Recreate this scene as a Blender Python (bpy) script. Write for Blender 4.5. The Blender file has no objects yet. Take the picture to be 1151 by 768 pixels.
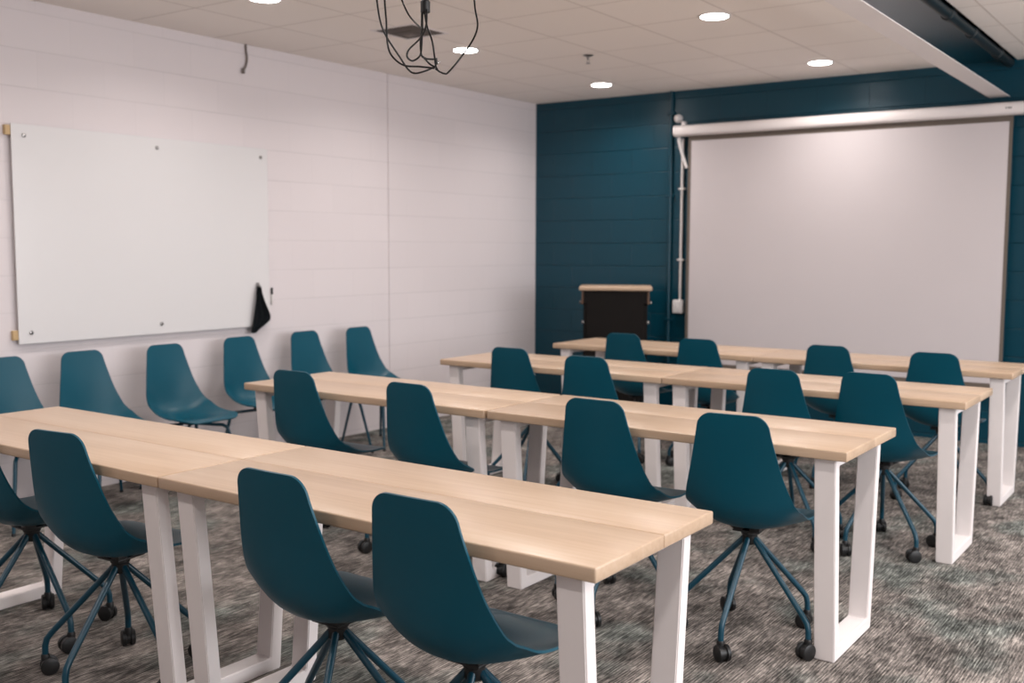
import bpy, bmesh, math, random
from mathutils import Vector, Matrix

# ------------------------------------------------------------------ camera, world, exposure
S = bpy.context.scene
COL = S.collection
PI = math.pi
W_PX, H_PX = 1151, 768
F_PX = 1164.38
cam_data = bpy.data.cameras.new('camera')
cam = bpy.data.objects.new('camera', cam_data)
COL.objects.link(cam)
YAW, PITCH, ROLL = math.radians(35.2474), math.radians(-5.1705), math.radians(0.1774)
fw = Vector((-math.sin(YAW) * math.cos(PITCH), math.cos(YAW) * math.cos(PITCH), math.sin(PITCH)))
rt0 = Vector((math.cos(YAW), math.sin(YAW), 0))
up0 = rt0.cross(fw)
rt = math.cos(ROLL) * rt0 + math.sin(ROLL) * up0
up = -math.sin(ROLL) * rt0 + math.cos(ROLL) * up0
cam.matrix_world = Matrix(((rt.x, up.x, -fw.x, 5.4495), (rt.y, up.y, -fw.y, -8.0877), (rt.z, up.z, -fw.z, 1.4124), (0, 0, 0, 1)))
cam_data.sensor_width = 36
cam_data.sensor_fit = 'HORIZONTAL'
cam_data.lens = 36 * F_PX / W_PX
cam_data.clip_start = 0.05
cam_data.dof.use_dof = True
cam_data.dof.focus_distance = 2.95
cam_data.dof.aperture_fstop = 3.4
S.camera = cam

world = bpy.data.worlds.new('world')
S.world = world
world.use_nodes = True
world.node_tree.nodes['Background'].inputs[0].default_value = (0.8, 0.85, 1, 1)
world.node_tree.nodes['Background'].inputs[1].default_value = 0.05

S.view_settings.view_transform = 'Standard'
S.view_settings.look = 'None'
S.view_settings.gamma = 1
S.view_settings.use_curve_mapping = False
S.view_settings.exposure = 0.55
LAMP_STRENGTH = 22.0            # visible disc of a ceiling light
LAMP_WATTS = 7.2               # what each ceiling light throws down
LAMP_SPREAD = math.radians(150)
LAMP_COLOR = (1.0, 0.94, 0.905)


def added_fill_light(loc, rot, sx, sy, watts):  # added fill lamp before the solid right wall, brightens ceiling and walls
    d = bpy.data.lights.new('added_fill', 'AREA')
    d.shape = 'RECTANGLE'; d.size = sx; d.size_y = sy; d.energy = watts; d.color = (0.93, 0.96, 1.0)
    o = bpy.data.objects.new('added_fill', d); COL.objects.link(o)
    o.location = loc; o.rotation_euler = rot
added_fill_light((8.17, -4.4, 1.65), (0, PI / 2, 0), 1.6, 7.0, 165.0)

# ------------------------------------------------------------------ materials
def srgb(r, g, b):
    f = lambda c: (c / 255 / 12.92) if c / 255 <= 0.04045 else ((c / 255 + 0.055) / 1.055) ** 2.4
    return (f(r), f(g), f(b), 1)

class NT:
    def __init__(self, name):
        self.m = bpy.data.materials.new(name)
        self.m.use_nodes = True
        self.t = self.m.node_tree
        self.b = self.t.nodes['Principled BSDF']
    def n(self, kind, **kw):
        nd = self.t.nodes.new(kind)
        for k, v in kw.items():
            if k.startswith('i_'):
                nd.inputs[k[2:].replace('_', ' ')].default_value = v
            else:
                setattr(nd, k, v)
        return nd
    def l(self, a, b):
        self.t.links.new(a, b)
    def objco(self):
        return self.n('ShaderNodeTexCoord').outputs['Object']
    def math(self, op, a, b=None, clamp=False):
        nd = self.n('ShaderNodeMath', operation=op, use_clamp=clamp)
        for i, v in enumerate((a, b)):
            if v is None:
                continue
            if isinstance(v, (int, float)):
                nd.inputs[i].default_value = v
            else:
                self.l(v, nd.inputs[i])
        return nd.outputs[0]
    def mapping(self, vec, scale=(1, 1, 1), loc=(0, 0, 0)):
        nd = self.n('ShaderNodeMapping')
        nd.inputs['Scale'].default_value = scale
        nd.inputs['Location'].default_value = loc
        self.l(vec, nd.inputs['Vector'])
        return nd.outputs[0]
    def noise(self, vec, scale, detail=2, rough=0.5):
        nd = self.n('ShaderNodeTexNoise')
        nd.inputs['Scale'].default_value = scale
        nd.inputs['Detail'].default_value = detail
        nd.inputs['Roughness'].default_value = rough
        self.l(vec, nd.inputs['Vector'])
        return nd.outputs['Fac']
    def ramp(self, fac, stops):
        nd = self.n('ShaderNodeValToRGB')
        cr = nd.color_ramp
        while len(cr.elements) < len(stops):
            cr.elements.new(0.5)
        for e, (p, c) in zip(cr.elements, stops):
            e.position = p
            e.color = c
        self.l(fac, nd.inputs[0])
        return nd.outputs[0]
    def mix(self, fac, a, b, mode='MIX'):
        nd = self.n('ShaderNodeMix', data_type='RGBA', blend_type=mode)
        for sock, v in ((nd.inputs['Factor'], fac), (nd.inputs['A'], a), (nd.inputs['B'], b)):
            if hasattr(v, 'is_linked'):
                self.l(v, sock)
            elif isinstance(v, (int, float)):
                sock.default_value = v
            else:
                sock.default_value = v
        return nd.outputs['Result']
    def bump(self, h, strength, dist):
        nd = self.n('ShaderNodeBump')
        nd.inputs['Strength'].default_value = strength
        nd.inputs['Distance'].default_value = dist
        self.l(h, nd.inputs['Height'])
        self.l(nd.outputs[0], self.b.inputs['Normal'])

def plain(name, col, rough=0.5, metal=0.0, var=0.04, scale=9.0, spec=0.5, bump=0.0):
    t = NT(name)
    co = t.objco()
    nz = t.noise(co, scale, 3)
    c2 = tuple(c * (1 - var * 2) for c in col[:3]) + (1,)
    t.l(t.mix(nz, col, c2), t.b.inputs['Base Color'])
    t.b.inputs['Roughness'].default_value = rough
    t.b.inputs['Metallic'].default_value = metal
    t.b.inputs['Specular IOR Level'].default_value = spec
    if bump:
        t.bump(t.noise(co, 400, 2), bump, 0.001)
    return t.m

def block_wall(name, col, axis, rough, joint_dark, bump_s, spec=0.5, fine=0.25, vert=0.42):
    """painted concrete block, running bond, 406 x 203 mm"""
    t = NT(name)
    co = t.objco()
    sep = t.n('ShaderNodeSeparateXYZ')
    t.l(co, sep.inputs[0])
    cmb = t.n('ShaderNodeCombineXYZ')
    t.l(sep.outputs[axis], cmb.inputs[0])
    t.l(t.math('SUBTRACT', sep.outputs[2], 0.034), cmb.inputs[1])
    br = t.n('ShaderNodeTexBrick')
    br.offset = 0.5
    br.inputs['Scale'].default_value = 1.0
    br.inputs['Mortar Size'].default_value = 0.003
    br.inputs['Mortar Smooth'].default_value = 0.6
    br.inputs['Brick Width'].default_value = 0.4064
    br.inputs['Row Height'].default_value = 0.2032
    br.inputs['Bias'].default_value = 0.0
    br.inputs['Color1'].default_value = (1, 1, 1, 1)
    br.inputs['Color2'].default_value = (0.975, 0.975, 0.975, 1)
    br.inputs['Mortar'].default_value = (1, 1, 1, 1)
    t.l(cmb.outputs[0], br.inputs['Vector'])
    zf = t.math('FRACT', t.math('DIVIDE', t.math('ADD', sep.outputs[2], 0.1692), 0.2032))
    edge = t.math('MINIMUM', zf, t.math('SUBTRACT', 1.0, zf))
    hz = t.math('SUBTRACT', 1.0, t.math('DIVIDE', edge, 0.028), True)
    fac = t.math('ADD', t.math('MULTIPLY', br.outputs['Fac'], vert), t.math('MULTIPLY', hz, 1.0 - vert), True)
    base = t.mix(1.0, col, br.outputs['Color'], 'MULTIPLY')
    # the vertical joints are filled nearly flush: fade them with a broad noise
    dark = tuple(c * joint_dark for c in col[:3]) + (1,)
    vis = t.math('MULTIPLY', fac, t.ramp(t.noise(co, 1.7, 2), [(0.3, (0.35, 0.35, 0.35, 1)), (0.7, (1, 1, 1, 1))]))
    t.l(t.mix(vis, base, dark), t.b.inputs['Base Color'])
    t.b.inputs['Roughness'].default_value = rough
    t.b.inputs['Specular IOR Level'].default_value = spec
    h = t.math('SUBTRACT', t.math('MULTIPLY', t.noise(co, 130, 4, 0.6), fine), t.math('MULTIPLY', fac, 1.4))
    t.bump(h, bump_s, 0.004)
    return t.m

TEAL_PAINT = srgb(0, 58, 74)
M = {}
M['wall_white'] = block_wall('painted_block_white', srgb(220, 211, 212), 1, 0.6, 0.80, 0.2)
M['wall_white_x'] = block_wall('painted_block_white_x', srgb(220, 211, 212), 0, 0.6, 0.80, 0.2)
M['wall_teal'] = block_wall('painted_block_teal', TEAL_PAINT, 0, 0.33, 0.6, 0.8, 0.4, 0.2, 0.6)
M['white_metal'] = plain('white_powder_coat', srgb(236, 228, 226), 0.42, 0, 0.02, 5, bump=0.05)
M['white_plastic'] = plain('white_plastic', srgb(225, 219, 217), 0.4)
M['board'] = plain('white_glass_board', srgb(219, 216, 216), 0.22, 0, 0.005, 3)
M['screen_white'] = plain('projection_fabric', srgb(200, 192, 193), 0.85, 0, 0.02, 2, spec=0.2)
M['screen_black'] = plain('screen_black_border', srgb(104, 94, 86), 0.7, 0, 0.05, 4, spec=0.3)
M['chair'] = plain('teal_polypropylene', srgb(0, 74, 92), 0.38, 0, 0.03, 6, spec=0.32, bump=0.06)
M['chair_metal'] = plain('teal_powder_coat', srgb(6, 62, 80), 0.34, 0.0, 0.04, 12)
M['black'] = plain('black_plastic', srgb(24, 24, 25), 0.45)
M['black_cloth'] = plain('black_microfibre', srgb(20, 24, 27), 0.95, 0, 0.15, 60, spec=0.1)
M['teal_paint'] = plain('teal_gloss_paint', TEAL_PAINT, 0.3, 0, 0.05, 5)
M['shaded_teal'] = plain('shaded_teal_paint', srgb(6, 24, 30), 0.5, 0, 0.05, 5)  # teal paint with the shade of the ceiling gap put into the colour
M['steel'] = plain('brushed_steel', srgb(150, 146, 144), 0.3, 1.0)
M['spacer'] = plain('beige_spacer', srgb(196, 165, 120), 0.5)
M['laminate_black'] = plain('black_laminate', srgb(20, 16, 14), 0.6, spec=0.15)
M['brown'] = plain('brown_wood_side', srgb(112, 82, 62), 0.5, 0, 0.1, 20)
M['wire'] = plain('dark_wire', srgb(22, 19, 18), 0.35, 0.5)
M['vent_dark'] = plain('grey_louver', srgb(120, 110, 105), 0.6)
M['vent_in'] = plain('duct_dark', srgb(92, 84, 79), 0.8)

t = NT('clear_glass')
t.b.inputs['Base Color'].default_value = (1, 1, 1, 1)
t.b.inputs['Roughness'].default_value = 0.02
t.b.inputs['Transmission Weight'].default_value = 1.0
t.b.inputs['IOR'].default_value = 1.45
M['glass'] = t.m

t = NT('lamp_diffuser')
t.b.inputs['Base Color'].default_value = (0.8, 0.8, 0.8, 1)
t.b.inputs['Emission Color'].default_value = LAMP_COLOR + (1,)
t.b.inputs['Emission Strength'].default_value = LAMP_STRENGTH
M['lamp'] = t.m

# ceiling tiles: a 610 mm grid of painted tee bars with soft panel texture
t = NT('ceiling_tile')
co = t.objco()
br = t.n('ShaderNodeTexBrick')
br.offset = 0.0
for k, v in (('Scale', 1.0), ('Mortar Size', 0.007), ('Mortar Smooth', 0.3), ('Brick Width', 0.6), ('Row Height', 0.6), ('Bias', 0.0)):
    br.inputs[k].default_value = v
br.inputs['Color1'].default_value = srgb(250, 241, 234)
br.inputs['Color2'].default_value = srgb(248, 239, 232)
br.inputs['Mortar'].default_value = srgb(222, 211, 203)
t.l(t.mapping(co, loc=(0.01, 0.08, 0)), br.inputs['Vector'])
t.l(br.outputs['Color'], t.b.inputs['Base Color'])
t.b.inputs['Roughness'].default_value = 0.8
t.bump(t.math('ADD', br.outputs['Fac'], t.math('MULTIPLY', t.noise(co, 150, 3), 0.15)), 0.5, 0.004)
M['tile'] = t.m

# carpet: streaky loop pile running along Y, in planks of varying tone
t = NT('carpet')
co = t.objco()
st = t.noise(t.mapping(co, (210, 11, 1)), 1.0, 2, 0.6)
st2 = t.noise(t.mapping(co, (85, 16, 1)), 1.0, 3, 0.65)
mot = t.noise(t.mapping(co, (7, 5, 1)), 1.0, 5, 0.72)
pl = t.n('ShaderNodeTexBrick')
pl.offset = 0.5
for k, v in (('Scale', 1.0), ('Mortar Size', 0.0), ('Brick Width', 0.9), ('Row Height', 0.3), ('Bias', 0.0)):
    pl.inputs[k].default_value = v
pl.inputs['Color1'].default_value = (0.35, 0.35, 0.35, 1)
pl.inputs['Color2'].default_value = (0.65, 0.65, 0.65, 1)
sw = t.n('ShaderNodeSeparateXYZ'); t.l(co, sw.inputs[0])
cb = t.n('ShaderNodeCombineXYZ'); t.l(sw.outputs[1], cb.inputs[0]); t.l(sw.outputs[0], cb.inputs[1])
t.l(cb.outputs[0], pl.inputs['Vector'])
v = t.math('ADD', t.math('MULTIPLY', st, 0.65), t.math('MULTIPLY', st2, 0.5))
v = t.math('ADD', v, t.math('MULTIPLY', mot, 0.70))
wob = t.math('MULTIPLY', t.noise(t.mapping(co, (3, 30, 1)), 1.0, 2), 0.004)
rib = t.math('SINE', t.math('MULTIPLY', t.math('ADD', sw.outputs[0], wob), 2 * PI / 0.0105))
v = t.math('ADD', v, t.math('MULTIPLY', rib, 0.050))
v = t.math('ADD', v, t.math('MULTIPLY', pl.outputs['Color'], 0.16))
colr = t.ramp(t.math('SUBTRACT', v, 0.5), [(0.34, srgb(66, 62, 59)), (0.47, srgb(112, 106, 102)), (0.58, srgb(154, 145, 139)), (0.74, srgb(216, 204, 195))])
tint = t.ramp(t.noise(t.mapping(co, (1.5, 1.1, 1), (3, 1, 0)), 1.6, 3, 0.55), [(0.5, (0, 0, 0, 1)), (0.62, (1, 1, 1, 1))])
colr2 = t.mix(1.0, colr, (0.74, 0.92, 0.93, 1), 'MULTIPLY')
t.l(t.mix(1.0, t.mix(t.math('MULTIPLY', tint, 0.8), colr, colr2), (0.70, 0.70, 0.70, 1), 'MULTIPLY'), t.b.inputs['Base Color'])
t.b.inputs['Roughness'].default_value = 0.95
t.b.inputs['Specular IOR Level'].default_value = 0.1
t.bump(v, 0.5, 0.004)
M['carpet'] = t.m

# maple butcher-block top, grain along X
t = NT('maple_wood')
co = t.objco()
oi = t.n('ShaderNodeObjectInfo')
off = t.n('ShaderNodeVectorMath', operation='SCALE')
cx = t.n('ShaderNodeCombineXYZ')
t.l(oi.outputs['Random'], cx.inputs[0]); t.l(oi.outputs['Random'], cx.inputs[1]); t.l(oi.outputs['Random'], cx.inputs[2])
t.l(cx.outputs[0], off.inputs[0]); off.inputs['Scale'].default_value = 37
ad = t.n('ShaderNodeVectorMath', operation='ADD')
t.l(co, ad.inputs[0]); t.l(off.outputs[0], ad.inputs[1])
geo = t.n('ShaderNodeNewGeometry')
g1 = t.noise(t.mapping(ad.outputs[0], (2.2, 55, 55)), 1.0, 3, 0.6)
g2 = t.noise(t.mapping(ad.outputs[0], (1.3, 9, 9)), 1.0, 3, 0.55)
g = t.math('ADD', t.math('MULTIPLY', g1, 0.45), t.math('MULTIPLY', g2, 0.45))
g = t.math('ADD', g, t.math('MULTIPLY', geo.outputs['Random Per Island'], 0.12))
t.l(t.ramp(g, [(0.3, srgb(170, 142, 117)), (0.5, srgb(185, 158, 133)), (0.7, srgb(194, 170, 147))]), t.b.inputs['Base Color'])
t.b.inputs['Roughness'].default_value = 0.33
t.bump(g1, 0.12, 0.001)
M['maple'] = t.m

# ------------------------------------------------------------------ mesh helpers
def box(bm, x0, x1, y0, y1, z0, z1, bev=0.0, seg=2):
    r = bmesh.ops.create_cube(bm, size=1.0)
    vs = r['verts']
    for v_ in vs:
        v_.co = Vector(((x0 + x1) / 2 + v_.co.x * (x1 - x0), (y0 + y1) / 2 + v_.co.y * (y1 - y0), (z0 + z1) / 2 + v_.co.z * (z1 - z0)))
    if bev:
        es = list({e for v_ in vs for e in v_.link_edges})
        bmesh.ops.bevel(bm, geom=es, offset=bev, segments=seg, affect='EDGES', profile=0.5)

def prism(bm, pts, axis, a, b):
    """closed outline pts (2D) extruded along axis from a to b"""
    def mk(p, q):
        return {0: (q, p[0], p[1]), 1: (p[0], q, p[1]), 2: (p[0], p[1], q)}[axis]
    A = [bm.verts.new(mk(p, a)) for p in pts]
    B = [bm.verts.new(mk(p, b)) for p in pts]
    n = len(pts)
    fs = [bm.faces.new(A), bm.faces.new(B[::-1])]
    for i in range(n):
        fs.append(bm.faces.new((A[i], B[i], B[(i + 1) % n], A[(i + 1) % n])))
    return A + B

def tube(bm, pts, r, seg=10, caps=True):
    pts = [Vector(p) for p in pts]
    rs = r if isinstance(r, (list, tuple)) else [r] * len(pts)
    prev = None
    rings = []
    tan0 = (pts[1] - pts[0]).normalized()
    ref = Vector((0, 0, 1)) if abs(tan0.z) < 0.9 else Vector((1, 0, 0))
    nrm = tan0.cross(ref).normalized()
    for i, p in enumerate(pts):
        if i == 0:
            tg = pts[1] - pts[0]
        elif i == len(pts) - 1:
            tg = pts[-1] - pts[-2]
        else:
            tg = (pts[i + 1] - p).normalized() + (p - pts[i - 1]).normalized()
        tg.normalize()
        nrm = (nrm - tg * nrm.dot(tg)).normalized()
        bn = tg.cross(nrm)
        rings.append([bm.verts.new(p + (nrm * math.cos(2 * PI * k / seg) + bn * math.sin(2 * PI * k / seg)) * rs[i]) for k in range(seg)])
    for a, b in zip(rings, rings[1:]):
        for k in range(seg):
            bm.faces.new((a[k], a[(k + 1) % seg], b[(k + 1) % seg], b[k]))
    if caps:
        bm.faces.new(rings[0][::-1])
        bm.faces.new(rings[-1])

def lathe(bm, prof, c=(0, 0, 0), axis=2, seg=24):
    """prof: list of (radius, height) along the axis"""
    rings = []
    for rr, h in prof:
        ring = []
        for k in range(seg):
            a = 2 * PI * k / seg
            u, w = max(rr, 1e-5) * math.cos(a), max(rr, 1e-5) * math.sin(a)
            p = {2: (u, w, h), 0: (h, u, w), 1: (w, h, u)}[axis]
            ring.append(bm.verts.new((c[0] + p[0], c[1] + p[1], c[2] + p[2])))
        rings.append(ring)
    for a, b in zip(rings, rings[1:]):
        for k in range(seg):
            bm.faces.new((a[k], a[(k + 1) % seg], b[(k + 1) % seg], b[k]))
    bm.faces.new(rings[0][::-1])
    bm.faces.new(rings[-1])

def spline(pts, n=6):
    """Catmull-Rom through tuples"""
    P = [tuple(p) for p in pts]
    P = [tuple(2 * a - b for a, b in zip(P[0], P[1]))] + P + [tuple(2 * a - b for a, b in zip(P[-1], P[-2]))]
    out = []
    for i in range(1, len(P) - 2):
        for k in range(n):
            u = k / n
            out.append(tuple(0.5 * (2 * p1 + (p2 - p0) * u + (2 * p0 - 5 * p1 + 4 * p2 - p3) * u * u + (3 * p1 - p0 - 3 * p2 + p3) * u ** 3)
                             for p0, p1, p2, p3 in zip(P[i - 1], P[i], P[i + 1], P[i + 2])))
    out.append(P[-2])
    return out

def obj(name, bm, mat, parent=None, smooth=False, angle=40):
    me = bpy.data.meshes.new(name)
    bmesh.ops.recalc_face_normals(bm, faces=bm.faces)
    bm.to_mesh(me)
    bm.free()
    me.materials.append(mat)
    if smooth:
        me.shade_smooth()
        try:
            me.set_sharp_from_angle(angle=math.radians(angle))
        except Exception:
            pass
    o = bpy.data.objects.new(name, me)
    COL.objects.link(o)
    if parent:
        o.parent = parent
    return o

def thing(name, label, cat, loc=(0, 0, 0), rotz=0, group=None):
    o = bpy.data.objects.new(name, None)
    o.empty_display_size = 0.1
    COL.objects.link(o)
    o.location = loc
    o.rotation_euler = (0, 0, rotz)
    tag(o, label, cat, group)
    return o

def tag(o, label, cat, group=None):
    o['label'] = label
    o['category'] = cat
    if group:
        o['group'] = group

def struct(name, bm, mat, smooth=False):
    o = obj(name, bm, mat, smooth=smooth)
    o['kind'] = 'structure'
    return o

def dup(root, loc, rotz, label):
    r = root.copy()
    COL.objects.link(r)
    r.location = loc
    r.rotation_euler = (0, 0, rotz)
    r['label'] = label
    for ch in list(root.children):
        c = ch.copy()
        COL.objects.link(c)
        c.parent = r
        for g_ in ch.children:
            d = g_.copy()
            COL.objects.link(d)
            d.parent = c
    return r

NB = bmesh.new

# ------------------------------------------------------------------ room shell
RX, RY, H = 8.2, -11.2, 2.738
bm = NB(); box(bm, -0.2, RX + 0.2, RY - 0.2, 0.2, -0.12, 0); struct('floor', bm, M['carpet'])
bm = NB(); box(bm, -0.2, 0, RY - 0.2, -2.050, 0, 3.1); box(bm, -0.2, 0, -2.036, 0.0, 0, 3.1); box(bm, -0.2, -0.008, -2.05, -2.036, 0, 3.1)
struct('wall_left', bm, M['wall_white'])
bm = NB(); box(bm, -0.2, RX + 0.2, 0, 0.2, 0, 3.1); struct('wall_back', bm, M['wall_teal'])
bm = NB(); box(bm, RX, RX + 0.2, RY - 0.2, 0, 0, 3.1); struct('wall_right', bm, M['wall_white'])
bm = NB(); box(bm, 0, RX, RY - 0.2, RY, 0, 3.1); struct('wall_front', bm, M['wall_white_x'])
bm = NB()
box(bm, 0, 3.65, RY, 0, H, H + 0.02)
box(bm, 4.062, RX, RY, 0, H, H + 0.02)
struct('ceiling', bm, M['tile'])
bm = NB()                                          # teal painted ceiling strip with a narrow pipe slot beside it
box(bm, 3.65, 3.968, RY, 0, H + 0.001, H + 0.02)
struct('trim_1', bm, M['teal_paint'])
bm = NB()
box(bm, 3.955, 4.075, RY, 0, 2.90, 2.92); box(bm, 3.955, 3.966, RY, 0, H + 0.02, 2.90); box(bm, 4.066, 4.075, RY, 0, H + 0.02, 2.90)
struct('trim_3', bm, M['shaded_teal'])
# flat white tray hanging below the strip
bm = NB(); box(bm, 3.893, 4.026, RY, -0.004, 2.484, 2.489, 0.0015)
for y in (-5.2, -7.4, -9.6):
    tube(bm, [(3.95, y, 2.487), (3.96, y, H)], 0.004, 8)
struct('trim_2', bm, M['white_metal'])

for nm, (x0, x1, y0, y1) in (('added_window_1', (RX - 0.012, RX, -8.0, -0.8)),):  # unseen window frame, added to go with the fill lamp
    bm = NB()
    for k in range(5):
        if nm == 'added_window_1':
            yy = y0 + (y1 - y0) * k / 4; box(bm, RX - 0.05, RX, yy - 0.03, yy + 0.03, 0.8, 2.5)
        else:
            xx = x0 + (x1 - x0) * k / 4; box(bm, xx - 0.03, xx + 0.03, RY, RY + 0.05, 0.8, 2.5)
    for z in (0.8, 2.5):
        if nm == 'added_window_1':
            box(bm, RX - 0.05, RX, y0, y1, z - 0.03, z + 0.03)
        else:
            box(bm, x0, x1, RY, RY + 0.05, z - 0.03, z + 0.03)
    struct(nm, bm, M['white_metal'])

# ------------------------------------------------------------------ classroom tables
TL, TD, TZ, TT = 1.466, 0.584, 0.750, 0.034
def make_table(label):
    root = thing('classroom_table', label, 'table', group='classroom tables in four rows')
    bm = NB()                                       # two glued boards; local origin: front-left floor corner
    box(bm, 0, TL, 0, TD / 2 - 0.0003 + 0.02, TZ - TT, TZ, 0.0045, 3)
    box(bm, 0, TL, TD / 2 + 0.0003 + 0.02, TD, TZ - TT, TZ, 0.0045, 3)
    obj('tabletop', bm, M['maple'], root, True)
    for x0 in (0.046, TL - 0.046 - 0.072):
        bm = NB()
        zt, th = TZ - TT, 0.045
        yt0, yt1, yb0, yb1 = 0.028, TD - 0.028, 0.082, TD - 0.086
        out = [(yt0, zt), (yb0, 0.0), (yb1, 0.0), (yt1, zt)]
        inn = [(yt0 + th, zt - 0.03), (yb0 + th - 0.003, 0.046), (yb1 - th + 0.003, 0.046), (yt1 - th, zt - 0.03)]
        V = []
        for x in (x0, x0 + 0.072):
            V.append(([bm.verts.new((x, p[0], p[1])) for p in out], [bm.verts.new((x, p[0], p[1])) for p in inn]))
        (o0, i0), (o1, i1) = V
        for k in range(4):
            j = (k + 1) % 4
            bm.faces.new((o0[k], o0[j], i0[j], i0[k])); bm.faces.new((o1[k], i1[k], i1[j], o1[j]))
            bm.faces.new((o0[k], o1[k], o1[j], o0[j])); bm.faces.new((i0[k], i0[j], i1[j], i1[k]))
        bmesh.ops.recalc_face_normals(bm, faces=bm.faces)
        bmesh.ops.bevel(bm, geom=list(bm.edges), offset=0.003, segments=2, affect='EDGES')
        obj('leg_frame', bm, M['white_metal'], root, True)
    return root

ROWS = [  # y_near, x_left, joint, right
    (-6.2733, 1.4726, 2.9124, 4.3817), (-4.7321, 1.4679, 2.9417, 4.4193),
    (-3.3199, 1.5845, 3.0213, 4.4904), (-2.0439, 1.5300, 2.9963, 4.4620)]
ROWN = ['nearest table row', 'second table row', 'third table row', 'table row by the screen']
tab0 = None
for i, (yn, xl, xj, xr) in enumerate(ROWS):
    for side, x in (('left', xj - TL - 0.0015), ('right', xr - TL)):
        lab = 'maple-topped table on white legs, %s half of the %s' % (side, ROWN[i])
        y = yn - (0.0 if side == 'right' else 0.004 * (i % 2))
        if tab0 is None:
            tab0 = make_table(lab); tab0.location = (x, y, 0)
        else:
            dup(tab0, (x, y, 0), 0, lab)

# ------------------------------------------------------------------ chairs
def shell_bm(dz=0.0):
    # y (forward), z, half width, side curl
    key = [(-0.238, 0.852, 0.120, 0.008), (-0.229, 0.790, 0.130, 0.012), (-0.217, 0.720, 0.145, 0.018), (-0.204, 0.640, 0.164, 0.026),
           (-0.191, 0.560, 0.187, 0.040), (-0.174, 0.500, 0.201, 0.054), (-0.137, 0.450, 0.208, 0.064), (-0.080, 0.424, 0.211, 0.060),
           (-0.010, 0.417, 0.211, 0.044), (0.070, 0.424, 0.209, 0.027), (0.140, 0.437, 0.206, 0.014), (0.197, 0.441, 0.200, 0.005), (0.228, 0.432, 0.196, 0.000)]
    sp = spline(key, 8)
    # cumulative length
    L = [0]
    for a, b in zip(sp, sp[1:]):
        L.append(L[-1] + math.hypot(b[0] - a[0], b[1] - a[1]))
    tot = L[-1]
    def at(s):
        for k in range(len(L) - 1):
            if s <= L[k + 1] or k == len(L) - 2:
                u = (s - L[k]) / (L[k + 1] - L[k])
                a, b = sp[k], sp[k + 1]
                return [x + (y_ - x) * u for x, y_ in zip(a, b)], (b[0] - a[0], b[1] - a[1])
    samples = []
    r1, r2 = 0.046, 0.085
    for k in range(9):
        samples.append(r1 * (1 - math.cos(PI / 2 * k / 9)))
    n = 34
    for k in range(n + 1):
        samples.append(r1 + (tot - r1 - r2) * k / n)
    for k in range(1, 10):
        samples.append(tot - r2 + r2 * math.sin(PI / 2 * k / 9))
    bm = NB()
    grid = []
    NT_ = 20
    for s in samples:
        (y, z, w, c), (ty, tz) = at(s)
        ln = math.hypot(ty, tz)
        ny, nz = -tz / ln, ty / ln          # normal toward the sitter
        if s < r1:
            w = w - r1 + math.sqrt(max(0, r1 ** 2 - (r1 - s) ** 2))
        if s > tot - r2:
            d = s - (tot - r2)
            w = w - r2 + math.sqrt(max(0, r2 ** 2 - d ** 2))
        row = []
        for k in range(NT_ + 1):
            t_ = -1 + 2 * k / NT_
            x = t_ * w
            q = c * abs(x / 0.2) ** 2.2
            row.append(bm.verts.new((x, y + ny * q, z + nz * q + dz)))
        grid.append(row)
    for a, b in zip(grid, grid[1:]):
        for k in range(NT_):
            bm.faces.new((a[k], a[k + 1], b[k + 1], b[k]))
    bmesh.ops.recalc_face_normals(bm, faces=bm.faces)
    bmesh.ops.solidify(bm, geom=list(bm.faces), thickness=0.007)
    return bm

def chair_base_mounts(root, dz):
    bm = NB()
    box(bm, -0.05, 0.05, -0.05, 0.06, 0.400 + dz, 0.4075 + dz, 0.003)
    for sx in (-1, 1):
        for yy in (-0.028, 0.038):
            box(bm, sx * 0.03 - 0.018, sx * 0.03 + 0.018, yy - 0.02, yy + 0.02, 0.40 + dz, 0.425 + dz, 0.004)
    obj('under_seat_plate', bm, M['black'], root, True)

def make_swivel(label):
    root = thing('swivel_chair', label, 'chair', group='teal swivel chairs at the tables')
    obj('shell', shell_bm(), M['chair'], root, True, 60)
    chair_base_mounts(root, 0)
    bm = NB(); lathe(bm, [(0.022, 0.350), (0.027, 0.356), (0.027, 0.382), (0.031, 0.386), (0.031, 0.401)])
    obj('hub', bm, M['black'], root, True)
    for k in range(5):
        a = -PI / 2 + k * 2 * PI / 5
        ca, sa = math.cos(a), math.sin(a)
        P = lambda r, z: (r * ca, r * sa, z)
        bm = NB()
        tube(bm, [P(0.018, 0.372), P(0.05, 0.338), P(0.236, 0.142), P(0.252, 0.122), P(0.259, 0.098), P(0.260, 0.056)], 0.0105, 10)
        leg = obj('leg', bm, M['chair_metal'], root, True)
        bm = NB()
        # caster: twin wheels with hood, trailing direction varies
        th = a + (0.9, -1.7, 2.3, 0.2, -2.6)[k]
        cx_, cy_ = 0.260 * ca + 0.012 * math.cos(th), 0.260 * sa + 0.012 * math.sin(th)
        ax = Vector((-math.sin(th), math.cos(th), 0))
        for s in (-1, 1):
            c0 = Vector((cx_, cy_, 0.0290)) + ax * (s * 0.007)
            c1 = Vector((cx_, cy_, 0.0290)) + ax * (s * 0.0235)
            tube(bm, [c0, c0 + (c1 - c0) * 0.1, c0 + (c1 - c0) * 0.8, c1], [0.0255, 0.0290, 0.0290, 0.023], 20)
        tube(bm, [Vector((cx_, cy_, 0.0290)) - ax * 0.007, Vector((cx_, cy_, 0.0290)) + ax * 0.007], 0.0235, 16)
        tube(bm, [P(0.260, 0.040), P(0.260, 0.064), P(0.260, 0.070)], [0.013, 0.0145, 0.012], 12)
        obj('caster', bm, M['black'], leg, True)
    return root

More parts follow.
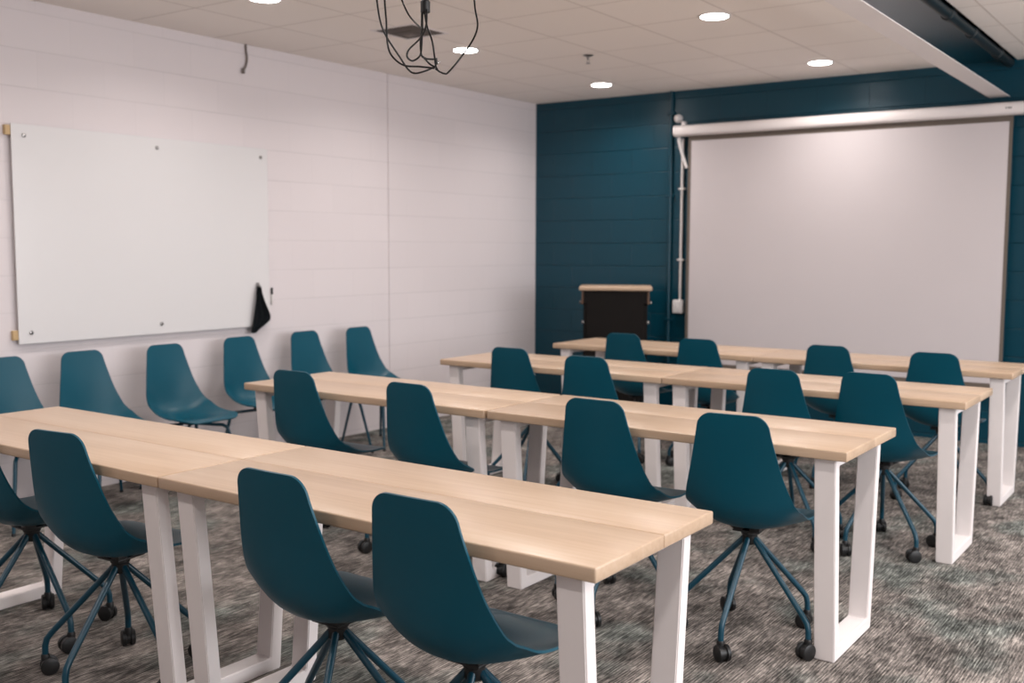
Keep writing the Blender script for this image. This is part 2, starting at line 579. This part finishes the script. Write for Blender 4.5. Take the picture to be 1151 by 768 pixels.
def make_fourleg(label):
    root = thing('side_chair', label, 'chair', group='teal four-legged chairs along the white wall')
    dz = -0.018
    obj('shell', shell_bm(dz), M['chair'], root, True, 60)
    chair_base_mounts(root, dz)
    for sx in (-1, 1):
        for sy in (-1, 1):
            bm = NB()
            tube(bm, [(sx * 0.03, sy * 0.03, 0.398 + dz), (sx * 0.130, sy * 0.125, 0.386 + dz), (sx * 0.146, sy * 0.142, 0.372 + dz), (sx * 0.153, sy * 0.150, 0.345 + dz), (sx * 0.205, sy * 0.205, 0.010)], [0.009, 0.010, 0.0105, 0.0105, 0.0085], 10)
            lg = obj('leg', bm, M['chair_metal'], root, True)
            bm = NB(); tube(bm, [(sx * 0.2065, sy * 0.2065, 0.0), (sx * 0.205, sy * 0.205, 0.014)], [0.011, 0.010], 12)
            obj('glide', bm, M['black'], lg, True)
    return root

ORD4 = ['leftmost', 'second from the left', 'third from the left', 'rightmost']
CH = [  # x, y, yaw deg, turn of the star base deg
    [(1.903, -6.085, 0, 14), (2.490, -6.120, 7, 9), (3.480, -6.120, 0, 30), (3.945, -6.115, 0, 20)],
    [(1.925, -4.610, 2, 12), (2.650, -4.630, -2, 40), (3.500, -4.570, 0, 4), (4.035, -4.590, 5, -3)],
    [(2.092, -3.130, 0, 25), (2.665, -3.270, 3, 8), (3.672, -3.230, 0, 50), (4.098, -3.125, -4, -17)],
    [(2.120, -1.880, 0, 30), (2.685, -1.960, 2, 5), (3.495, -1.895, -2, 60), (4.095, -1.970, 0, 22)]]
random.seed(4)
sw0 = None
for i, row in enumerate(CH):
    for j, (x, y, a, star) in enumerate(row):
        lab = 'teal swivel chair on casters, %s at the %s' % (ORD4[j], ROWN[i])
        if sw0 is None:
            sw0 = make_swivel(lab); sw0.location = (x, y, 0); sw0.rotation_euler.z = math.radians(a)
            c = sw0
        else:
            c = dup(sw0, (x, y, 0), math.radians(a), lab)
        for ch in c.children:                       # the star base swivels freely under the seat
            if ch.name.startswith('leg'):
                ch.rotation_euler.z = math.radians(star)

WL = ['cut by the left photo edge', 'first one fully inside the photo', 'with its whole seat in view', 'beneath the black cloth',
      'second from its right end', 'at its right end']
WC = [(0.40, -5.24, -90), (0.42, -4.79, -90), (0.45, -4.27, -90), (0.39, -3.66, -90), (0.39, -3.09, -90), (0.42, -2.59, -90)]
fl0 = None
for (x, y, a), w in zip(WC, WL):
    lab = 'teal four-legged chair in the wall line, ' + w
    if fl0 is None:
        fl0 = make_fourleg(lab); fl0.location = (x, y, 0); fl0.rotation_euler.z = math.radians(a)
    else:
        dup(fl0, (x, y, 0), math.radians(a), lab)

# ------------------------------------------------------------------ glass writing board
y0, y1, z0, z1 = -5.0576, -3.2817, 0.8811, 2.0684
root = thing('whiteboard', 'large white glass writing board on the white block wall', 'whiteboard', (0, (y0 + y1) / 2, z0))
ly0, ly1, lh = (y0 - y1) / 2, (y1 - y0) / 2, z1 - z0
bm = NB(); box(bm, 0.026, 0.032, ly0, ly1, 0, lh, 0.001); obj('glass_panel', bm, M['board'], root)
for yy in (ly0 + 0.07, 0.02, ly1 - 0.06):
    for zz in (0.06, lh - 0.06):
        bm = NB()
        tube(bm, [(0.001, yy, zz), (0.036, yy, zz)], 0.006, 12)
        lathe(bm, [(0.011, 0.0322), (0.012, 0.034), (0.011, 0.038), (0.006, 0.0395)], (0, yy, zz), 0, 20)
        obj('standoff', bm, M['steel'], root, True)
for zz in (0.05, lh - 0.035):
    bm = NB(); box(bm, 0.001, 0.0255, ly0 - 0.028, ly0 + 0.035, zz - 0.028, zz + 0.025, 0.003)
    obj('spacer_block', bm, M['spacer'], root)
bm = NB()
box(bm, 0.001, 0.0255, ly1 - 0.05, ly1 - 0.01, 0.03, 0.08, 0.003); box(bm, 0.001, 0.0255, ly1 - 0.05, ly1 - 0.01, lh - 0.08, lh - 0.03, 0.003)
obj('spacer_block', bm, M['spacer'], root)

# black cloth hanging from a hook on the board
root = thing('hanging_cloth', 'black cloth hanging from a small hook on the white board', 'cloth', (0.0405, -3.395, 0.845))
bm = NB()
prof = [(0.300, -0.016, 0.018), (0.26, -0.026, 0.026), (0.20, -0.036, 0.050), (0.14, -0.046, 0.078), (0.105, -0.052, 0.092), (0.075, -0.056, 0.086), (0.05, -0.060, 0.045), (0.02, -0.066, -0.010), (-0.005, -0.070, -0.045)]
rows = []
for z, a, b in prof:
    row = []
    for k in range(17):
        u = k / 16
        fold = 0.012 + 0.012 * math.sin(u * 15 + z * 6) * (1 - 0.3 * u) + 0.006 * math.sin(u * 7)
        row.append(bm.verts.new((max(0.002, fold), a + (b - a) * u, z)))
    rows.append(row)
for a, b in zip(rows, rows[1:]):
    for k in range(16):
        bm.faces.new((a[k], a[k + 1], b[k + 1], b[k]))
bmesh.ops.recalc_face_normals(bm, faces=bm.faces)
bmesh.ops.solidify(bm, geom=list(bm.faces), thickness=0.004)
obj('fabric', bm, M['black_cloth'], root, True, 70)
bm = NB()
box(bm, 0.0, 0.005, -0.012, 0.014, 0.290, 0.330, 0.002)
tube(bm, [(0.004, 0, 0.320), (0.018, 0, 0.312), (0.026, 0, 0.300), (0.030, 0, 0.312)], 0.003, 8)
obj('hook', bm, M['steel'], root, True)

root = thing('marker', 'white marker with black cap clipped at the right edge of the board', 'marker', (0.021, -3.2515, 1.02))
bm = NB(); lathe(bm, [(0.005, 0), (0.0065, 0.003), (0.0065, 0.075), (0.0055, 0.078)], seg=14); obj('barrel', bm, M['white_plastic'], root, True)
bm = NB(); lathe(bm, [(0.0075, 0.070), (0.0078, 0.072), (0.0075, 0.112), (0.005, 0.116)], seg=14); obj('cap', bm, M['black'], root, True)
bm = NB(); box(bm, -0.021, -0.0075, -0.02, 0.009, 0.02, 0.06, 0.002); obj('clip', bm, M['white_plastic'], root)

# cable stub on the wall near the ceiling
bm = NB()
tube(bm, spline([(0.008, -3.425, 2.738), (0.012, -3.428, 2.70), (0.012, -3.420, 2.65), (0.013, -3.432, 2.60), (0.018, -3.455, 2.565)], 5), 0.0065, 8)
lathe(bm, [(0.010, 2.545), (0.011, 2.55), (0.010, 2.575), (0.004, 2.58)], (0.018, -3.458, 0), 2, 12)
tag(obj('cable_stub', bm, M['vent_dark'], smooth=True), 'short grey cable end hanging down the white wall from the ceiling', 'cable')

# ------------------------------------------------------------------ projection screen
root = thing('projection_screen', 'pulled-down white projection screen with dark border on the teal wall', 'projection screen', (2.84, -0.08, 2.39))
X0, X1 = 1.475 - 2.84, 4.30 - 2.84
bm = NB()
prof = []
for k in range(20):
    a = 2 * PI * k / 20
    prof.append((0.062 * math.copysign(abs(math.cos(a)) ** 0.6, math.cos(a)), 0.045 * math.copysign(abs(math.sin(a)) ** 0.6, math.sin(a))))
prism(bm, prof, 0, X0 + 0.012, X1 - 0.012)
obj('cassette', bm, M['white_metal'], root, True, 35)
for x in (X0, X1 - 0.012):
    bm = NB()
    prism(bm, [(p[0] * 1.06, p[1] * 1.08) for p in prof], 0, x, x + 0.012)
    obj('end_cap', bm, M['white_plastic'], root, True, 35)
for x in (X0 + 0.03, X1 - 0.06):
    bm = NB(); box(bm, x, x + 0.03, 0.03, 0.0795, 0.02, 0.085, 0.003); obj('wall_bracket', bm, M['white_metal'], root)
bm = NB()
for k, w in enumerate((0.008, 0.012, 0.008)):
    box(bm, 1.185 + k * 0.015, 1.185 + k * 0.015 + w, -0.0632, -0.0605, -0.004, 0.007, 0.001)
obj('emblem', bm, M['black'], root)
fx0, fx1 = 1.590 - 2.84, 4.068 - 2.84
zt, zb = -0.04, 0.385 - 2.39
wx0, wx1, wzt, wzb = 1.617 - 2.84, 4.043 - 2.84, 2.304 - 2.39, 0.452 - 2.39
bm = NB()
for (a, b, c, d) in ((fx0, fx1, wzt, zt), (fx0, fx1, zb, wzb), (fx0, wx0, wzb, wzt), (wx1, fx1, wzb, wzt)):
    box(bm, a, b, -0.0008, 0.0008, c, d)
obj('border', bm, M['screen_black'], root)
bm = NB(); box(bm, wx0, wx1, -0.0009, 0.0009, wzb, wzt); obj('fabric', bm, M['screen_white'], root)
bm = NB(); tube(bm, [(fx0 - 0.01, 0, zb - 0.008), (fx1 + 0.01, 0, zb - 0.008)], 0.012, 12); obj('weight_bar', bm, M['black'], root, True)

# ------------------------------------------------------------------ conduits, box and sensor on the teal wall
root = thing('outlet_box', 'white box at the foot of a white conduit on the teal wall', 'switch box', (1.494, -0.0, 0.915))
bm = NB(); box(bm, -0.048, 0.048, -0.045, 0, -0.058, 0.058, 0.010, 3); obj('box_body', bm, M['white_plastic'], root, True)
bm = NB(); box(bm, -0.03, 0.03, -0.049, -0.044, -0.042, 0.042, 0.002); box(bm, -0.008, 0.008, -0.056, -0.048, -0.015, 0.015, 0.002); obj('cover_plate', bm, M['white_plastic'], root)
bm = NB(); tube(bm, [(0.014, -0.02, 0.055), (0.016, -0.02, 1.42)], 0.012, 12); obj('conduit', bm, M['white_plastic'], root, True)
for z in (0.4, 1.0):
    bm = NB(); box(bm, -0.012, 0.044, -0.036, -0.002, z - 0.008, z + 0.008, 0.002); obj('strap', bm, M['white_plastic'], root)

bm = NB(); tube(bm, [(1.40, -0.022, 0.35), (1.40, -0.022, 2.738)], 0.013, 12)
for z in (0.8, 1.86, 2.55):
    box(bm, 1.365, 1.435, -0.038, 0.0, z - 0.01, z + 0.01, 0.003)
tag(obj('painted_conduit', bm, M['teal_paint'], smooth=True), 'thin teal-painted conduit running up the teal wall left of the screen', 'pipe')

root = thing('wall_sensor', 'small round white sensor on the teal wall above the screen case end', 'sensor', (1.462, 0, 2.505))
bm = NB(); lathe(bm, [(0.034, -0.0), (0.036, -0.02), (0.034, -0.03)], axis=1, seg=24); obj('base', bm, M['white_plastic'], root, True)
bm = NB(); lathe(bm, [(0.028, -0.028), (0.028, -0.045), (0.022, -0.056), (0.008, -0.062)], axis=1, seg=24); obj('dome', bm, M['white_plastic'], root, True)

bm = NB()
tube(bm, spline([(1.500, -0.075, 2.342), (1.505, -0.078, 2.30), (1.525, -0.072, 2.22), (1.555, -0.068, 2.13), (1.572, -0.066, 2.085)], 5), [0.014] * 20 + [0.016], 10)
tag(obj('power_cord', bm, M['white_plastic'], smooth=True), 'short white cord dropping from the left end of the screen case', 'cable')

# ------------------------------------------------------------------ pipe beside the beam
root = thing('ceiling_pipe', 'shade-darkened teal pipe with couplings running beside the ceiling beam', 'pipe', (4.018, 0, 2.716))
bm = NB(); tube(bm, [(0, -0.01, 0), (0, -10.9, 0)], 0.030, 16); obj('pipe', bm, M['shaded_teal'], root, True)
for y in (-0.45, -1.25, -1.85, -3.1, -4.6, -6.4):
    bm = NB(); tube(bm, [(0, y - 0.04, 0), (0, y - 0.036, 0), (0, y + 0.036, 0), (0, y + 0.04, 0)], [0.032, 0.037, 0.037, 0.032], 16)
    cpl = obj('coupling', bm, M['shaded_teal'], root, True)
    bm = NB(); tube(bm, [(0, y, 0.02), (0, y, 0.184)], 0.004, 8); obj('hanger_strap', bm, M['shaded_teal'], root)

# ------------------------------------------------------------------ lectern
root = thing('lectern', 'black-fronted lectern with maple top in front of the teal wall', 'lectern', (1.215, -0.62, 0), math.radians(29))
bm = NB(); box(bm, -0.300, 0.300, -0.03, 0.40, 1.062, 1.098, 0.010, 3); obj('top', bm, M['maple'], root, True)
bm = NB(); box(bm, -0.235, 0.235, 0.0, 0.018, 0.06, 1.061, 0.002); obj('front_panel', bm, M['laminate_black'], root)
for s in (-1, 1):
    bm = NB()
    pts = [(0.018, 0.0), (0.38, 0.0), (0.38, 1.061), (0.0, 1.061), (0.0, 0.96), (0.018, 0.94)]
    prism(bm, pts, 0, s * 0.25 - 0.014, s * 0.25 + 0.014)
    sp_ = obj('side_panel', bm, M['laminate_black'], root)
    bm = NB(); box(bm, s * 0.271 - 0.007, s * 0.271 + 0.007, 0.002, 0.06, 0.95, 1.061, 0.002); obj('corner_bracket', bm, M['brown'], root)
    for z, o_ in ((0.965, 0.288), (0.80, 0.268)):
        bm = NB()
        lathe(bm, [(0.012, s * o_ - 0.01), (0.016, s * o_), (0.012, s * o_ + 0.01)], (0, 0.03, z), 0, 14)
        obj('latch', bm, M['steel'], root, True)
bm = NB(); box(bm, -0.236, 0.236, 0.02, 0.37, 0.60, 0.62); obj('shelf', bm, M['laminate_black'], root)

# ------------------------------------------------------------------ ceiling fittings
LX, LY = (1.09, 2.89, 5.15, 6.95), (-0.67, -2.47, -4.22, -6.02, -7.82)
def make_light(label):
    root = thing('downlight', label, 'ceiling light', group='recessed round ceiling lights')
    bm = NB(); lathe(bm, [(0.080, -0.0065), (0.092, -0.004), (0.096, 0.0), (0.080, 0.0)], seg=40)
    bm.faces.ensure_lookup_table()
    obj('trim_ring', bm, M['white_plastic'], root, True)
    bm = NB(); lathe(bm, [(0.079, -0.0075), (0.079, -0.0068)], seg=40)
    obj('diffuser', bm, M['lamp'], root, True)
    d = bpy.data.lights.new('lamp', 'AREA')
    d.shape = 'DISK'; d.size = 0.155; d.energy = LAMP_WATTS; d.color = LAMP_COLOR; d.spread = LAMP_SPREAD
    lo = bpy.data.objects.new('lamp', d); COL.objects.link(lo)
    lo.location = (0, 0, -0.0085); lo.parent = root
    return root
vis = {(1.09, -4.22): 'cut by the top photo edge at the left', (1.09, -2.47): 'seen through the hanging wires', (1.09, -0.67): 'nearest the corner of the room',
       (2.89, -2.47): 'the higher of the two on the right', (2.89, -0.67): 'above the projection screen'}
dl0 = None
for x in LX:
    for y in LY:
        lab = 'round white recessed ceiling light, ' + vis.get((x, y), 'outside the photo frame')
        if dl0 is None:
            dl0 = make_light(lab); dl0.location = (x, y, H)
        else:
            dup(dl0, (x, y, H), 0, lab)

root = thing('air_diffuser', 'square louvred air vent in the ceiling behind the hanging wires', 'ceiling vent', (1.16, -3.12, H))
bm = NB(); box(bm, -0.175, 0.175, -0.175, 0.175, -0.003, -0.0005, 0.001); obj('frame', bm, M['white_metal'], root)
for k, (ro, ri, z) in enumerate(((0.15, 0.11, -0.012), (0.10, 0.068, -0.020), (0.058, 0.0, -0.028))):
    bm = NB()
    v1 = [bm.verts.new((sx * ro, sy * ro, -0.003)) for sx, sy in ((-1, -1), (1, -1), (1, 1), (-1, 1))]
    v2 = [bm.verts.new((sx * max(ri, 0.02), sy * max(ri, 0.02), z)) for sx, sy in ((-1, -1), (1, -1), (1, 1), (-1, 1))]
    for q in range(4):
        bm.faces.new((v1[q], v1[(q + 1) % 4], v2[(q + 1) % 4], v2[q]))
    bm.faces.new(v2); bm.faces.new(v1[::-1])
    obj('louver', bm, M['vent_in'] if k < 2 else M['vent_dark'], root)

root = thing('sprinkler_head', 'small pendent sprinkler head on the ceiling near the corner light', 'sprinkler', (1.663, -1.831, H))
bm = NB(); lathe(bm, [(0.034, 0), (0.036, -0.003), (0.018, -0.010), (0.010, -0.012)], seg=20); obj('escutcheon', bm, M['steel'], root, True)
bm = NB()
tube(bm, [(0, 0, -0.01), (0, 0, -0.03)], 0.008, 10)
for s in (-1, 1):
    tube(bm, [(0, s * 0.007, -0.028), (0, s * 0.014, -0.04), (0, s * 0.004, -0.055)], 0.002, 6)
lathe(bm, [(0.016, -0.058), (0.017, -0.0565), (0.016, -0.055)], seg=18)
obj('head', bm, M['steel'], root, True)

# ------------------------------------------------------------------ bent-wire pendant lamp
D0 = 2.9
def atpx(x, y, d):
    return cam.matrix_world.translation + d * (fw + rt * ((x - 575.5) / F_PX) - up * ((y - 384) / F_PX))
base = atpx(478, 0, D0)
root = thing('wire_pendant', 'pendant of loosely bent dark wires hanging from the ceiling', 'pendant lamp', (base.x, base.y, H))
org = Vector((base.x, base.y, H))

WIRES = [
    [(-0.0104, 0.0087, -0.4904), (-0.0854, -0.0472, -0.5165), (-0.1162, -0.0753, -0.5735), (-0.1106, -0.0782, -0.6356), (-0.0988, -0.0767, -0.6976), (-0.0963, -0.0545, -0.7349), (-0.0895, -0.0061, -0.7848), (-0.0839, 0.0194, -0.8129), (-0.0746, 0.037, -0.8245), (-0.0311, 0.0309, -0.8241), (0.0331, 0.0028, -0.8213)],
    [(-0.0083, 0.0102, -0.4904), (-0.0297, -0.0714, -0.5355), (-0.0394, -0.1217, -0.5942), (-0.0374, -0.1269, -0.6546), (-0.0313, -0.1282, -0.7049), (-0.0317, -0.1232, -0.7683), (-0.034, -0.1037, -0.7999), (-0.0392, -0.0479, -0.8174), (-0.014, -0.0056, -0.8179), (0.0312, 0.001, -0.8254)],
    [(-0.0059, 0.0113, -0.4955), (-0.0667, 0.0021, -0.5237), (-0.0983, -0.002, -0.5814), (-0.0874, 0.001, -0.6235), (-0.0609, 0.0022, -0.6704), (-0.0156, -0.0068, -0.7081), (-0.0001, -0.0092, -0.718)],
    [(-0.0131, 0.001, -0.6536), (-0.0104, -0.0051, -0.7263), (-0.0177, -0.0007, -0.7502), (-0.0204, 0.0062, -0.7822), (-0.0046, 0.0037, -0.7945), (0.0278, 0.0013, -0.8006)],
    [(0.0119, -0.007, -0.6633), (0.0123, -0.0119, -0.7097), (0.0147, -0.0389, -0.7473), (0.0046, -0.0745, -0.7819), (0.0007, -0.0795, -0.8023), (0.0059, -0.0646, -0.8121), (0.0068, -0.038, -0.7992), (-0.0018, -0.0173, -0.78), (-0.0019, -0.0128, -0.7387), (-0.0042, -0.0064, -0.6662)],
    [(-0.0011, -0.0036, -0.6611), (0.0078, -0.0025, -0.7076), (0.035, -0.0129, -0.7529), (0.0311, 0.0037, -0.8006), (0.0289, 0.012, -0.8221), (0.0294, 0.0237, -0.8308), (0.0233, 0.0561, -0.832), (0.0189, 0.0784, -0.8249), (0.0303, 0.1156, -0.7841), (0.0642, 0.1329, -0.7326), (0.0926, 0.1202, -0.6965), (0.1031, 0.0951, -0.656), (0.112, 0.0792, -0.6348), (0.1025, 0.0788, -0.5779), (0.0591, 0.0544, -0.5212), (-0.0041, 0.0132, -0.4904)],
    [(-0.01, 0.0004, -0.7893), (0.02, -0.0056, -0.8136), (0.0332, 0.0027, -0.8223)],
]
for wpts in WIRES:
    bm = NB(); tube(bm, spline(wpts, 6), 0.0026, 8)
    obj('wire', bm, M['wire'], root, True)
bm = NB(); lathe(bm, [(0.055, -0.0), (0.058, -0.01), (0.05, -0.024), (0.008, -0.03)], seg=30); obj('canopy', bm, M['wire'], root, True)
bm = NB(); tube(bm, [(0, 0, -0.02), (0, 0, -0.60)], 0.004, 10); obj('stem', bm, M['wire'], root, True)
bm = NB(); lathe(bm, [(0.008, -0.672), (0.0135, -0.669), (0.0135, -0.640), (0.0105, -0.637), (0.0105, -0.615), (0.0115, -0.61), (0.0115, -0.585), (0.005, -0.58)], seg=20); obj('socket', bm, M['black'], root, True)
bm = NB(); lathe(bm, [(0.0048, -0.492), (0.010, -0.49), (0.010, -0.48), (0.0048, -0.478)], seg=18); obj('collar', bm, M['steel'], root, True)
for p, r_ in (((-0.0747, 0.037, -0.8234), 0.003), ((-0.0046, 0.0036, -0.7955), 0.0045), ((0.0409, 0.0097, -0.8083), 0.0045), ((0.0299, 0.0123, -0.8258), 0.0042), ((0.0232, 0.0437, -0.8326), 0.004)):
    bm = NB(); bmesh.ops.create_uvsphere(bm, u_segments=14, v_segments=10, radius=r_, matrix=Matrix.Translation(p)); obj('glass_bead', bm, M['glass'], root, True)
bm = NB(); tube(bm, [(0.0328, 0.005, -0.798), (0.0357, 0.0054, -0.8145)], 0.0045, 10); obj('connector', bm, M['black'], root, True)
